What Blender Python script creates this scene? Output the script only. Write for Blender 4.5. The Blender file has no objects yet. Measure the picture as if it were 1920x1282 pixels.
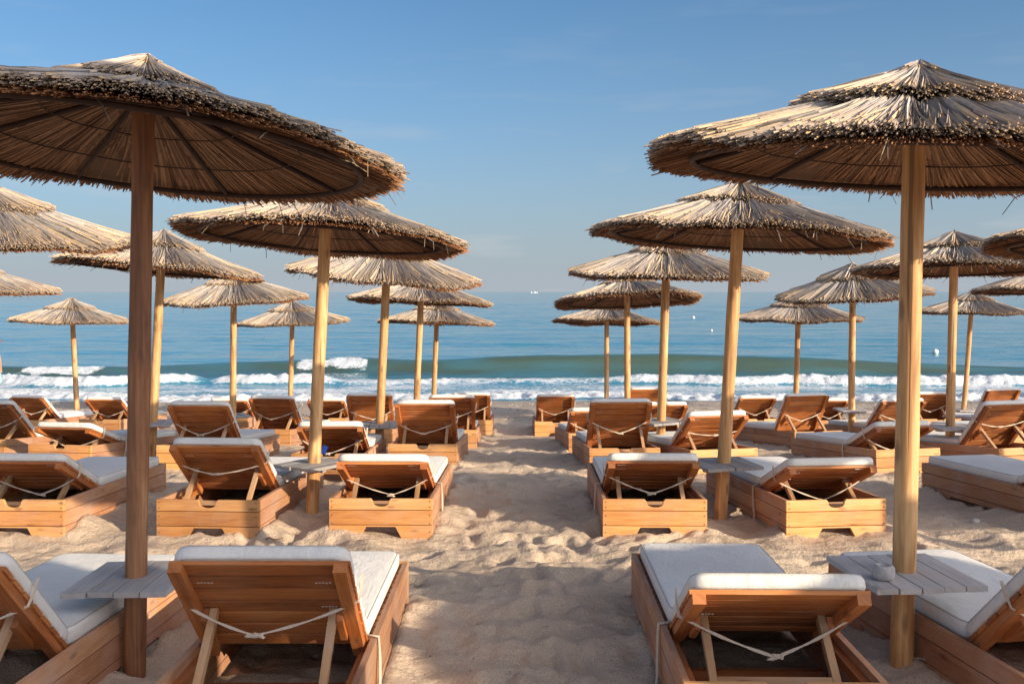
import bpy, bmesh, math, random
import numpy as np
from mathutils import Vector, Matrix
R = math.radians
rnd = random.Random(7)
scene = bpy.context.scene
col = scene.collection

# ------------------------------------------------------------------ camera, sky, sun
F = 1867.0; EYE = 1.70; PITCH = math.atan(94.0/F)
cam_d = bpy.data.cameras.new('camera'); cam = bpy.data.objects.new('camera', cam_d); col.objects.link(cam)
cam_d.sensor_width = 36; cam_d.lens = 36*F/1920; cam_d.clip_start = .05; cam_d.clip_end = 60000
cam.location = (0, 0, EYE); cam.rotation_euler = (math.pi/2-PITCH, 0, 0)
scene.camera = cam
cam_d.dof.use_dof = False
SUN_AZ = R(126); SUN_EL = R(16.8)
w = bpy.data.worlds.new('World'); scene.world = w; w.use_nodes = True
nt = w.node_tree; bg = nt.nodes['Background']
sky = nt.nodes.new('ShaderNodeTexSky'); sky.sky_type = 'NISHITA'; sky.sun_disc = False
sky.sun_elevation = SUN_EL; sky.sun_rotation = SUN_AZ
sky.air_density = 0.8; sky.dust_density = 1.0; sky.ozone_density = 4.0
# thin pale sea haze low over the horizon
gco = nt.nodes.new('ShaderNodeTexCoord'); sepz = nt.nodes.new('ShaderNodeSeparateXYZ'); nt.links.new(gco.outputs['Generated'], sepz.inputs[0])
def wm(op, a, b=None):
    x = nt.nodes.new('ShaderNodeMath'); x.operation = op
    for i, v in ((0, a), (1, b)):
        if v is None: continue
        if isinstance(v, bpy.types.NodeSocket): nt.links.new(v, x.inputs[i])
        else: x.inputs[i].default_value = v
    return x.outputs[0]
wn_ = nt.nodes.new('ShaderNodeTexNoise'); wmp = nt.nodes.new('ShaderNodeMapping'); wmp.inputs['Scale'].default_value = (2.5, 2.5, 16); nt.links.new(gco.outputs['Generated'], wmp.inputs[0]); nt.links.new(wmp.outputs[0], wn_.inputs[0]); wn_.inputs['Scale'].default_value = 3; wn_.inputs['Detail'].default_value = 6
zz = wm('MAXIMUM', sepz.outputs[2], 0.0)
hz = wm('POWER', 2.718, wm('MULTIPLY', wm('POWER', wm('DIVIDE', zz, .15), 1.25), -1.0))
hm = nt.nodes.new('ShaderNodeMix'); hm.data_type = 'RGBA'; nt.links.new(hz, hm.inputs[0]); nt.links.new(sky.outputs[0], hm.inputs[6]); hm.inputs[7].default_value = (2.8, 3.15, 3.5, 1)
cl_ = nt.nodes.new('ShaderNodeMix'); cl_.data_type = 'RGBA'; nt.links.new(hm.outputs[2], cl_.inputs[6]); cl_.inputs[7].default_value = (3.9, 4.0, 4.15, 1)
nt.links.new(wm('MULTIPLY', wm('MULTIPLY', wm('MAXIMUM', wm('SUBTRACT', wn_.outputs[0], .56), 0.0), 2.6), hz), cl_.inputs[0])
# fill glow added to the sunward sky behind the viewer to lift the shade
vd = nt.nodes.new('ShaderNodeVectorMath'); vd.operation = 'DOT_PRODUCT'; nt.links.new(gco.outputs['Generated'], vd.inputs[0])
vd.inputs[1].default_value = (math.sin(SUN_AZ)*math.cos(SUN_EL), math.cos(SUN_AZ)*math.cos(SUN_EL), math.sin(SUN_EL))
gl = wm('POWER', wm('MAXIMUM', vd.outputs['Value'], 0.0), 1.6)
tn = nt.nodes.new('ShaderNodeMix'); tn.data_type = 'RGBA'; tn.blend_type = 'MULTIPLY'; tn.inputs[0].default_value = 1; nt.links.new(sky.outputs[0], tn.inputs[6]); tn.inputs[7].default_value = (.70, .98, 1.0, 1)
ag = nt.nodes.new('ShaderNodeMix'); ag.data_type = 'RGBA'; ag.blend_type = 'ADD'; ag.clamp_result = False; nt.links.new(gl, ag.inputs[0]); nt.links.new(cl_.outputs[2], ag.inputs[6]); nt.links.new(tn.outputs[2], hm.inputs[6]); ag.inputs[7].default_value = (12, 10.6, 10.6, 1)
nt.links.new(ag.outputs[2], bg.inputs[0]); bg.inputs[1].default_value = 0.095
sd = bpy.data.lights.new('sun', 'SUN'); sd.energy = 4.1; sd.angle = R(.53); sd.color = (1, .84, .63)
so = bpy.data.objects.new('sun', sd); col.objects.link(so)
sdir = Vector((math.sin(SUN_AZ)*math.cos(SUN_EL), math.cos(SUN_AZ)*math.cos(SUN_EL), math.sin(SUN_EL)))
so.rotation_euler = sdir.to_track_quat('Z', 'Y').to_euler(); so.location = sdir*60
scene.view_settings.view_transform = 'Standard'; scene.view_settings.look = 'None'
scene.view_settings.exposure = 0.66; scene.view_settings.gamma = 1
scene.render.resolution_x = 1024; scene.render.resolution_y = 683

# ------------------------------------------------------------------ helpers
def px(x, y, Y):
    """world point at depth Y behind photo pixel x, y"""
    dx = (x-960)/F; dy = -(y-641)/F
    d = Vector((dx, math.cos(PITCH)+dy*math.sin(PITCH), -math.sin(PITCH)+dy*math.cos(PITCH)))
    return Vector((0, 0, EYE)) + d*(Y/d.y)
GY = [-40, 0, 4, 8, 11, 12.5, 14, 15.6, 18, 20.3, 24, 26.3, 30, 40, 60]
GZ = [-1.66, -1.66, -1.70, -1.77, -1.92, -2.05, -2.20, -2.34, -2.54, -2.68, -2.80, -2.88, -3.1, -4.2, -6]
def gz(Y): return float(np.interp(Y, GY, GZ))+EYE
SEA = -2.88+EYE
def tag(o, label=None, cat=None, group=None, kind=None):
    if label: o['label'] = label
    if cat: o['category'] = cat
    if group: o['group'] = group
    if kind: o['kind'] = kind
    return o
def empty(name, loc, label, cat, group=None, rz=0, rx=0):
    o = bpy.data.objects.new(name, None); col.objects.link(o); o.location = loc
    o.rotation_euler = (rx, 0, rz); o.empty_display_size = .1
    return tag(o, label, cat, group)
def link(name, me, parent=None, mb=None):
    o = bpy.data.objects.new(name, me); col.objects.link(o)
    if parent: o.parent = parent
    if mb is not None: o.matrix_basis = mb
    return o
def finish(bm, name, mats, smooth=False, bevel=0, seg=1):
    if bevel:
        es = [e for e in bm.edges if len(e.link_faces) == 2 and e.calc_face_angle(0) > .5]
        bmesh.ops.bevel(bm, geom=es, offset=bevel, segments=seg, affect='EDGES', profile=.5)
    me = bpy.data.meshes.new(name); bm.to_mesh(me); bm.free()
    for m in (mats if isinstance(mats, (list, tuple)) else [mats]): me.materials.append(m)
    if smooth:
        for p in me.polygons: p.use_smooth = True
    return me
def from_np(name, V, Fq, mats, smooth=False, attrs=None, cols=None):
    """V (n,3); Fq list of int arrays with the same face size each"""
    me = bpy.data.meshes.new(name)
    Fq = Fq if isinstance(Fq, list) else [Fq]
    tot = sum(f.size for f in Fq); npoly = sum(len(f) for f in Fq)
    me.vertices.add(len(V)); me.vertices.foreach_set('co', V.astype(np.float32).ravel())
    me.loops.add(tot); me.loops.foreach_set('vertex_index', np.concatenate([f.ravel() for f in Fq]).astype(np.int32))
    me.polygons.add(npoly)
    sizes = np.concatenate([np.full(len(f), f.shape[1]) for f in Fq]); st = np.concatenate([[0], np.cumsum(sizes)[:-1]])
    me.polygons.foreach_set('loop_start', st.astype(np.int32)); me.polygons.foreach_set('loop_total', sizes.astype(np.int32))
    me.polygons.foreach_set('use_smooth', np.full(npoly, smooth))
    me.update(calc_edges=True)
    for k, a in (attrs or {}).items():
        at = me.attributes.new(k, 'FLOAT', 'POINT'); at.data.foreach_set('value', a.astype(np.float32).ravel())
    if cols is not None:
        at = me.attributes.new('tint', 'FLOAT_COLOR', 'POINT')
        at.data.foreach_set('color', np.concatenate([cols, np.ones((len(cols), 1))], 1).astype(np.float32).ravel())
    for m in (mats if isinstance(mats, (list, tuple)) else [mats]): me.materials.append(m)
    return me

# ---- numpy noise
def _h(ix, iy, s):
    n = (ix.astype(np.int64)*374761393 + iy.astype(np.int64)*668265263 + s*974634777) & 0xffffffff
    n = ((n ^ (n >> 13))*1274126177) & 0xffffffff
    n = (n ^ (n >> 16)) & 0xffffffff
    return n/4294967295.0
def vn(x, y, s=0):
    ix = np.floor(x); iy = np.floor(y); fx = x-ix; fy = y-iy
    fx = fx*fx*fx*(fx*(fx*6-15)+10); fy = fy*fy*fy*(fy*(fy*6-15)+10)
    a = _h(ix, iy, s); b = _h(ix+1, iy, s); c = _h(ix, iy+1, s); d = _h(ix+1, iy+1, s)
    return (a+(b-a)*fx)+((c+(d-c)*fx)-(a+(b-a)*fx))*fy
def fbm(x, y, s=0, o=4, g=.5):
    r = 0; a = 1; t = 0
    for k in range(o):
        r = r+a*(vn(x, y, s+k*17)-.5)*2; t += a; a *= g; x, y = x*1.93+y*.37+5.2, y*1.93-x*.37+1.3
    return r/t
def sstep(a, b, x):
    t = np.clip((x-a)/(b-a), 0, 1); return t*t*(3-2*t)

# ------------------------------------------------------------------ materials
def mat(name):
    m = bpy.data.materials.new(name); m.use_nodes = True; n = m.node_tree.nodes; n.clear()
    out = n.new('ShaderNodeOutputMaterial'); p = n.new('ShaderNodeBsdfPrincipled')
    m.node_tree.links.new(p.outputs[0], out.inputs[0])
    return m, n, m.node_tree.links, p, out
def node(n, t, **k):
    x = n.new(t)
    for a, v in k.items(): setattr(x, a, v)
    return x
def ramp(n, stops):
    r = n.new('ShaderNodeValToRGB'); e = r.color_ramp.elements
    e[0].position = stops[0][0]; e[0].color = (*stops[0][1], 1); e[1].position = stops[-1][0]; e[1].color = (*stops[-1][1], 1)
    for p, c in stops[1:-1]:
        q = e.new(p); q.color = (*c, 1)
    return r
def noise(n, l, vec, scale, detail=4, rough=.55, mscale=None, dist=0):
    if mscale is not None:
        mp = n.new('ShaderNodeMapping'); mp.inputs['Scale'].default_value = mscale; l.new(vec, mp.inputs[0]); vec = mp.outputs[0]
    t = n.new('ShaderNodeTexNoise'); t.inputs['Scale'].default_value = scale; t.inputs['Detail'].default_value = detail
    t.inputs['Roughness'].default_value = rough; t.inputs['Distortion'].default_value = dist; l.new(vec, t.inputs[0]); return t.outputs[0]
def mixc(n, l, fac, a, b, mode='MIX'):
    x = n.new('ShaderNodeMix'); x.data_type = 'RGBA'; x.blend_type = mode
    for i, v in ((0, fac), (6, a), (7, b)):
        if hasattr(v, 'is_output') or isinstance(v, bpy.types.NodeSocket): l.new(v, x.inputs[i])
        else: x.inputs[i].default_value = v if i == 0 else (*v, 1)
    return x.outputs[2]
def mth(n, l, op, a, b=None, clamp=False):
    x = n.new('ShaderNodeMath'); x.operation = op; x.use_clamp = clamp
    for i, v in ((0, a), (1, b)):
        if v is None: continue
        if isinstance(v, bpy.types.NodeSocket): l.new(v, x.inputs[i])
        else: x.inputs[i].default_value = v
    return x.outputs[0]
def bump(n, l, p, h, strength, dist):
    b = n.new('ShaderNodeBump'); b.inputs['Strength'].default_value = strength; b.inputs['Distance'].default_value = dist
    l.new(h, b.inputs['Height']); l.new(b.outputs[0], p.inputs['Normal']); return b

def wood_mat(name, c0, c1, c2, grey, greyamt, rough=.6):
    m, n, l, p, out = mat(name)
    tc = n.new('ShaderNodeTexCoord'); uv = tc.outputs['UV']
    oi = n.new('ShaderNodeObjectInfo')
    g = noise(n, l, uv, 1, 6, .6, (5, 60, 1), .6)
    g2 = noise(n, l, uv, 1, 3, .5, (1.1, 9, 1), 1.2)
    rp = ramp(n, [(.25, c0), (.5, c1), (.75, c2)])
    bt = noise(n, l, uv, .9, 0, .5)
    a = mth(n, l, 'ADD', mth(n, l, 'MULTIPLY', g, .45), mth(n, l, 'MULTIPLY', g2, .40))
    a = mth(n, l, 'ADD', a, mth(n, l, 'MULTIPLY', mth(n, l, 'SUBTRACT', bt, .35), .5)); l.new(a, rp.inputs[0])
    # knots
    vo = n.new('ShaderNodeTexVoronoi'); mp = n.new('ShaderNodeMapping'); mp.inputs['Scale'].default_value = (3.2, 9, 1)
    l.new(uv, mp.inputs[0]); l.new(mp.outputs[0], vo.inputs[0]); vo.inputs['Scale'].default_value = 1
    kn = ramp(n, [(.06, (1, 1, 1)), (.14, (0, 0, 0))]); l.new(vo.outputs[0], kn.inputs[0])
    c = mixc(n, l, mth(n, l, 'MULTIPLY', kn.outputs[0], .55), rp.outputs[0], tuple(x*.35 for x in c0))
    wz = noise(n, l, tc.outputs['Object'], 3.5, 4, .65)
    wr = ramp(n, [(.42, (0, 0, 0)), (.7, (1, 1, 1))]); l.new(wz, wr.inputs[0])
    c = mixc(n, l, mth(n, l, 'MULTIPLY', wr.outputs[0], greyamt), c, grey)
    hs = n.new('ShaderNodeHueSaturation'); l.new(c, hs.inputs['Color'])
    l.new(mth(n, l, 'ADD', mth(n, l, 'MULTIPLY', oi.outputs['Random'], .5), .76), hs.inputs['Value'])
    l.new(hs.outputs[0], p.inputs['Base Color'])
    p.inputs['Roughness'].default_value = rough
    bump(n, l, p, g, .35, .004)
    return m
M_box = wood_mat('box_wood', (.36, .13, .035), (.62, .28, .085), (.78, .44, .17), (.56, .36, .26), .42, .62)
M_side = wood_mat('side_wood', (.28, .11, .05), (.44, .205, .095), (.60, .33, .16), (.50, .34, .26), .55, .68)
M_wood = wood_mat('teak_wood', (.13, .034, .009), (.38, .115, .024), (.62, .235, .06), (.55, .33, .20), .22)
M_wood2 = wood_mat('pale_wood', (.33, .16, .065), (.50, .27, .12), (.62, .38, .19), (.50, .38, .28), .5)
M_grey = wood_mat('weathered_plank', (.24, .215, .20), (.40, .37, .34), (.54, .50, .46), (.36, .31, .27), .5, .8)

def pole_mat(name, c0, c1, c2):
    m, n, l, p, out = mat(name)
    tc = n.new('ShaderNodeTexCoord'); ob = tc.outputs['Object']; oi = n.new('ShaderNodeObjectInfo')
    of = n.new('ShaderNodeVectorMath'); of.operation = 'ADD'; l.new(ob, of.inputs[0])
    cb = n.new('ShaderNodeCombineXYZ'); l.new(mth(n, l, 'MULTIPLY', oi.outputs['Random'], 37.), cb.inputs[2]); l.new(cb.outputs[0], of.inputs[1])
    v = of.outputs[0]
    g = noise(n, l, v, 1, 5, .6, (55, 55, 2.2), .4); g2 = noise(n, l, v, 1, 3, .6, (9, 9, 1.6), 1.)
    rp = ramp(n, [(.30, c0), (.5, c1), (.68, c2)])
    l.new(mth(n, l, 'ADD', mth(n, l, 'MULTIPLY', g, .5), mth(n, l, 'MULTIPLY', g2, .5)), rp.inputs[0])
    vo = n.new('ShaderNodeTexVoronoi'); mp = n.new('ShaderNodeMapping'); mp.inputs['Scale'].default_value = (11, 11, 4)
    l.new(v, mp.inputs[0]); l.new(mp.outputs[0], vo.inputs[0]); vo.inputs['Scale'].default_value = 1
    kn = ramp(n, [(.12, (1, 1, 1)), (.27, (0, 0, 0))]); l.new(vo.outputs[0], kn.inputs[0])
    c = mixc(n, l, mth(n, l, 'MULTIPLY', kn.outputs[0], .6), rp.outputs[0], (.14, .065, .03))
    cr = noise(n, l, v, 1, 2, .5, (26, 26, .5), .3); crr = ramp(n, [(.30, (1, 1, 1)), (.335, (0, 0, 0))]); l.new(cr, crr.inputs[0])
    c = mixc(n, l, mth(n, l, 'MULTIPLY', crr.outputs[0], .7), c, (.12, .06, .03))
    l.new(c, p.inputs['Base Color']); p.inputs['Roughness'].default_value = .62
    h = mth(n, l, 'SUBTRACT', g, crr.outputs[0]); bump(n, l, p, h, .4, .004)
    return m
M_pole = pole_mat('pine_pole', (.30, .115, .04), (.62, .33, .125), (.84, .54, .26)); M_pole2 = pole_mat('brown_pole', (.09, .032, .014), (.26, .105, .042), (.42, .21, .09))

def tint_mat(name, rough=.8, bs=90, trans=0):
    m, n, l, p, out = mat(name)
    at = n.new('ShaderNodeAttribute'); at.attribute_name = 'tint'
    tc = n.new('ShaderNodeTexCoord'); g = noise(n, l, tc.outputs['Object'], bs, 2)
    c = mixc(n, l, .35, at.outputs['Color'], g, 'OVERLAY')
    l.new(c, p.inputs['Base Color']); p.inputs['Roughness'].default_value = rough
    p.inputs['Specular IOR Level'].default_value = .25
    return m
M_straw = tint_mat('straw', .75, 60)
def plain(name, c, rough=.7, metal=0, var=.25, scale=20):
    m, n, l, p, out = mat(name)
    tc = n.new('ShaderNodeTexCoord'); g = noise(n, l, tc.outputs['Object'], scale, 4)
    rp = ramp(n, [(.3, tuple(x*(1-var) for x in c)), (.7, tuple(min(1, x*(1+var)) for x in c))]); l.new(g, rp.inputs[0])
    l.new(rp.outputs[0], p.inputs['Base Color']); p.inputs['Roughness'].default_value = rough; p.inputs['Metallic'].default_value = metal
    bump(n, l, p, g, .15, .003)
    return m
M_frame = plain('dark_rib_wood', (.045, .018, .010), .8)
M_strap = plain('strap_webbing', (.62, .50, .38), .85, 0, .12, 150)
M_metal = plain('staple_metal', (.75, .70, .62), .4, .6, .1)
def cushion_mat():
    m, n, l, p, out = mat('cream_canvas')
    tc = n.new('ShaderNodeTexCoord'); oi = n.new('ShaderNodeObjectInfo')
    g = noise(n, l, tc.outputs['Object'], 2.2, 5, .6); rp = ramp(n, [(.3, (.76, .71, .63)), (.65, (.82, .785, .71))]); l.new(g, rp.inputs[0])
    s = noise(n, l, tc.outputs['Object'], 9, 3, .7); sr = ramp(n, [(.60, (0, 0, 0)), (.78, (1, 1, 1))]); l.new(s, sr.inputs[0])
    c = mixc(n, l, mth(n, l, 'MULTIPLY', sr.outputs[0], .35), rp.outputs[0], (.52, .44, .34))
    l.new(c, p.inputs['Base Color']); p.inputs['Roughness'].default_value = .85
    p.inputs['Sheen Weight'].default_value = .15
    wr = noise(n, l, tc.outputs['Object'], 1, 3, .5, (5, 2.2, 5), .8); wv = noise(n, l, tc.outputs['Object'], 420, 1)
    w2 = noise(n, l, tc.outputs['Object'], 1, 4, .6, (26, 5, 12), 1.5); w3 = noise(n, l, tc.outputs['Object'], 1, 3, .6, (4, 30, 12), 1.5)
    hh = mth(n, l, 'ADD', wr, mth(n, l, 'MULTIPLY', mth(n, l, 'MULTIPLY', w2, w3), .5))
    b = bump(n, l, p, mth(n, l, 'ADD', hh, mth(n, l, 'MULTIPLY', wv, .02)), .5, .03)
    return m
M_cush = cushion_mat()
M_pipe = plain('cushion_piping', (.50, .46, .40), .85, 0, .1, 60)

# ------------------------------------------------------------------ parasol placement
PG = 'straw parasols standing in rows on the beach'
# key, depth, rim centre px, roll px slope (yr-yl, w), front-down tilt, pole base px, table rot (None = none), label
UM = [
 ('L1', 4.42, 260, 292, 4.4, -4.2, 252, 0, 1084, 'large weathered straw parasol on the brown shaded pole, nearest at the left'),
 ('R1', 4.45, 1706, 318, 3.4, 1.9, 1689, 5, 1074, 'large pale straw parasol on the thick sunlit pole, nearest at the right'),
 ('L2', 7.95, 607, 450, 3.5, -3.4, 585, -36, 870, 'straw parasol directly behind the nearest left one, with yellow pole leaning right'),
 ('R2', 7.80, 1382, 448, 3.6, -1.5, 1351, 10, 870, 'straw parasol second in the row right of the path, with cracked leaning pole'),
 ('L3', 11.8, 721, 517, 4.8, 4.6, 711, 5, 796, 'third straw parasol left of the path, pole beside the steep lounger'),
 ('R3', 11.64, 1250, 516, .8, 3.5, 1236, 20, 790, 'third straw parasol right of the path, wide and flat above the sea horizon'),
 ('L4', 15.7, 787, 567, 2.8, -2.0, 780, None, 0, 'fourth straw parasol left of the path, just under the sea horizon'),
 ('R4', 15.5, 1178, 565, -2.7, -6.4, 1177, None, 0, 'fourth straw parasol right of the path, tilted so its brown underside shows'),
 ('L5', 19.7, 818, 606, 1.3, -2.8, 813, None, 0, 'farthest straw parasol left of the path by the water'),
 ('R5', 21.0, 1137, 605, 1.4, -4.0, 1137, None, 0, 'farthest straw parasol right of the path by the water'),
 ('B1', 11.45, 301, 507, 4.6, -2.7, 283, 10, 793, 'straw parasol with leaning pole just right of the nearest brown pole'),
 ('B2', 15.7, 442, 562, -1.5, 3.4, 435, 30, 779, 'straw parasol with upright pole at left, lower than the leaning-pole one'),
 ('B3', 20.6, 549, 605, -1.4, 1.6, 544, None, 0, 'small distant straw parasol seen just left of the yellow leaning pole'),
 ('C0', 7.95, -29, 449, 2.6, 6.5, -60, 20, 880, 'large straw parasol cut off by the left edge, just under the nearest canopy'),
 ('C1', 13.2, -65, 548, .8, 1.8, -75, None, 0, 'straw canopy tip at the left edge just above the small distant parasol'),
 ('C2', 20.2, 133, 602, 2.0, .5, 146, None, 0, 'small pale straw parasol standing alone by the foam at far left'),
 ('D0', 11.6, 1790, 508, -.3, -3.0, 1780, 5, 801, 'straw parasol just right of the thick nearest pole, its underside showing'),
 ('D1', 15.05, 1599, 552, -3.8, 3.9, 1600, 0, 769, 'bluish straw parasol tilted down to the left, just left of the thick nearest pole'),
 ('D2', 18.6, 1498, 599, 0, .4, 1489, 10, 772, 'small dark blue-grey straw parasol low over the sea, left of the tilted one'),
 ('E1', 21.2, 1823, 587, 0, 0, 1804, 8, 768, 'small dark straw parasol by the water at far right'),
 ('E0', 7.8, 2145, 467, 3.0, -3.0, 2130, None, 0, 'straw canopy edge at the right border, upper one'),
 ('E2', 15.4, 1973, 546, 0, -3.0, 1968, None, 0, 'straw canopy edge at the right border, lower one above the horizon')]

# ------------------------------------------------------------------ sand
def sand_mat():
    m, n, l, p, out = mat('beach_sand')
    tc = n.new('ShaderNodeTexCoord'); ob = tc.outputs['Object']
    a = noise(n, l, ob, .7, 5, .6); rp = ramp(n, [(.3, (.55, .43, .32)), (.55, (.65, .52, .39)), (.75, (.74, .60, .46))]); l.new(a, rp.inputs[0])
    f = noise(n, l, ob, 160, 3, .7); fr = ramp(n, [(.3, (.50, .46, .42)), (.62, (1.12, 1.10, 1.06))]); l.new(f, fr.inputs[0])
    c = mixc(n, l, .8, rp.outputs[0], fr.outputs[0], 'MULTIPLY')
    vo = n.new('ShaderNodeTexVoronoi'); l.new(ob, vo.inputs[0]); vo.inputs['Scale'].default_value = 34
    sp = ramp(n, [(.05, (1, 1, 1)), (.085, (0, 0, 0))]); l.new(vo.outputs[0], sp.inputs[0])
    c = mixc(n, l, mth(n, l, 'MULTIPLY', sp.outputs[0], .75), c, vo.outputs[1], 'MIX')
    sep = n.new('ShaderNodeSeparateXYZ'); l.new(ob, sep.inputs[0])
    # coarse grey pebbly strip and wet sand by the water
    wn = noise(n, l, ob, .5, 3, .6)
    yy = mth(n, l, 'ADD', sep.outputs[1], mth(n, l, 'MULTIPLY', wn, 2.0))
    wet = ramp(n, [(.5, (0, 0, 0)), (.56, (1, 1, 1))]); l.new(mth(n, l, 'DIVIDE', yy, 50.), wet.inputs[0])
    peb = noise(n, l, ob, 22, 4, .8); pr = ramp(n, [(.35, (.22, .17, .13)), (.5, (.40, .32, .25)), (.7, (.58, .50, .42))]); l.new(peb, pr.inputs[0])
    band = ramp(n, [(.40, (0, 0, 0)), (.43, (1, 1, 1))]); l.new(mth(n, l, 'DIVIDE', yy, 50.), band.inputs[0])
    c = mixc(n, l, mth(n, l, 'MULTIPLY', band.outputs[0], .55), c, pr.outputs[0])
    c = mixc(n, l, mth(n, l, 'MULTIPLY', wet.outputs[0], .75), c, (.21, .165, .125))
    l.new(c, p.inputs['Base Color'])
    l.new(mth(n, l, 'SUBTRACT', .92, mth(n, l, 'MULTIPLY', wet.outputs[0], .6)), p.inputs['Roughness'])
    p.inputs['Specular IOR Level'].default_value = .3
    h1 = noise(n, l, ob, 14, 5, .65); h = mth(n, l, 'ADD', mth(n, l, 'MULTIPLY', h1, 1.0), mth(n, l, 'MULTIPLY', f, .12))
    bump(n, l, p, h, .75, .045)
    return m
M_sand = sand_mat()
def axis(fine0, fine1, step, lo, hi, gr=1.035):
    a = list(np.arange(fine0, fine1, step)); s = step; x = a[-1]
    while x < hi: s *= gr; x += s; a.append(x)
    s = step; x = a[0]; b = []
    while x > lo: s *= gr; x -= s; b.append(x)
    return np.array(b[::-1]+a)
foot = []
r2 = random.Random(11)
for wk in range(26):      # trails of footprints
    x = r2.uniform(-4, 5); y = r2.uniform(3, 16); a = r2.uniform(0, 6.28); 
    if wk < 7: x = r2.uniform(-.3, .6); y = 3.2; a = math.pi/2+r2.uniform(-.12, .12)
    for k in range(26 if wk < 7 else 9):
        a += r2.uniform(-.12, .12); x += .34*math.cos(a); y += .34*math.sin(a)
        sg = (-1)**k*.1
        foot.append((x-sg*math.sin(a), y+sg*math.cos(a), a+r2.uniform(-.2, .2), r2.uniform(.6, 1.2)))
# loungers: key, x, y of the near end, heading, backrest angle
LD = [
 ('1a', -2.19, 3.36, 3.0, 48), ('1b', -.94, 3.43, 0, 48), ('1c', 1.0, 3.55, 1.2, 33), ('1d', 2.33, 3.5, -6.8, 45),
 ('2a', -3.6, 7.1, 2, 28), ('2b', -2.19, 7.08, 3, 40), ('2c', -.95, 7.12, 1, 27), ('2d', 1.03, 7.1, 1, 28),
 ('2e', 2.34, 7.1, -6, 25), ('2f', 4.4, 7.14, -9, 22),
 ('3a', -6.15, 11.3, 8, 42), ('3b', -4.91, 10.7, 10, 20), ('3c', -3.42, 10.5, 4, 45), ('3d', -1.85, 9.95, -1, 28),
 ('3e', -.97, 10.7, 1, 46), ('3f', 1.19, 10.4, -2, 52), ('3g', 2.22, 10.3, -12, 36), ('3h', 4.2, 10.45, -11, 25), ('3i', 5.6, 10.7, -15, 50),
 ('4d', -3.5, 14.0, 8, 46), ('4f', -2.09, 14.2, 0, 52), ('4g', -.88, 14.2, 0, 50), ('4j', 1.13, 13.2, -3, 30), ('4k', 2.14, 13.6, -5, 40),
 ('4n', 4.35, 14.0, -13, 56), ('4p', 5.65, 14.0, -8, 42), ('4s', 7.3, 14.0, -8, 30),
 ('5a', -8.9, 17.9, 10, 42), ('5b', -7.26, 17.4, 5, 36), ('5c', -5.1, 17.7, 0, 32), ('5e', -3.35, 17.7, 0, 32), ('5h', -.72, 17.2, 0, 46),
 ('5i', .77, 17.2, 0, 46), ('5l', 2.5, 17.8, 0, 58), ('5m', 4.4, 17.5, -5, 38), ('5o', 5.7, 17.6, 0, 36), ('5q', 7.5, 17.3, -5, 46), ('5r', 8.6, 16.8, -15, 60)]
def ground_h(X, Y):
    Z = np.interp(Y, GY, GZ)+EYE
    far = 1-sstep(20, 26, Y)
    d = fbm(X*.55, Y*.7, 3, 3)*.045 + fbm(X*1.9, Y*2.6, 9, 4)*.040
    rg = 1-np.abs(fbm(X*1.3+Y*.4, Y*2.2, 21, 4)); d = d+(rg-.85)*.07
    rg2 = 1-np.abs(fbm(X*3.4-Y*.6, Y*4.6+X*.8, 25, 3)); d = d+(rg2-.8)*.022*(1-sstep(12, 17, Y))
    d = d+fbm(X*7, Y*8, 31, 3)*.013*(1-sstep(11, 15, Y))
    Z = Z+d*(.25+.75*far)
    return Z
xs = axis(-3.4, 4.2, .028, -60, 60, 1.03); ys = axis(3.0, 10.5, .028, -22, 34, 1.012)
X, Y = np.meshgrid(xs, ys); Z = ground_h(X, Y)
def local(fx, fy, rad):
    i0, i1 = np.searchsorted(xs, [fx-rad, fx+rad]); j0, j1 = np.searchsorted(ys, [fy-rad, fy+rad])
    return slice(j0, j1), slice(i0, i1)
for fx, fy, a, s in foot:
    sl = local(fx, fy, .4); dx = X[sl]-fx; dy = Y[sl]-fy
    u = dx*math.cos(a)+dy*math.sin(a); v = -dx*math.sin(a)+dy*math.cos(a)
    q = (u/.12)**2+(v/.055)**2
    Z[sl] += s*(-.028*np.exp(-q)+.012*np.exp(-(np.sqrt(q)-1.6)**2*3))
for key, lx, ly, hd, an in LD:     # sand heaped along the boxes
    h = R(hd); sl = local(lx, ly+.9, 1.9); dx = X[sl]-lx; dy = Y[sl]-ly
    u = dx*math.cos(h)-dy*math.sin(h); v = dx*math.sin(h)+dy*math.cos(h)
    q = np.maximum(np.abs(u)-.375, np.abs(v-.975)-.975)
    nz = vn(X[sl]*3.1, Y[sl]*3.1, 77)
    rear = 1-np.exp(-np.minimum(v-.0, 0)**2/.0001-np.maximum(np.abs(u)-.37, 0)*1e3)*(v < 0)
    Z[sl] += np.where(q > 0, (.055*rear*(v > -.01)+.008)*nz*np.exp(-(q/.10)**2)-.02*np.exp(-((q-.3)/.12)**2)*nz, .02*nz)
for uk in UM:                      # sand heaped round the pole feet
    q_ = px(uk[5], 1285 if uk[1] < 6 else 900 if uk[1] < 12 else 780, uk[1])
    if uk[1] > 13: continue
    sl = local(q_.x, uk[1], .6); d_ = np.hypot(X[sl]-q_.x, Y[sl]-uk[1])
    Z[sl] += .045*np.exp(-((d_-.08)/.16)**2)*(.5+vn(X[sl]*5, Y[sl]*5, 91))
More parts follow.
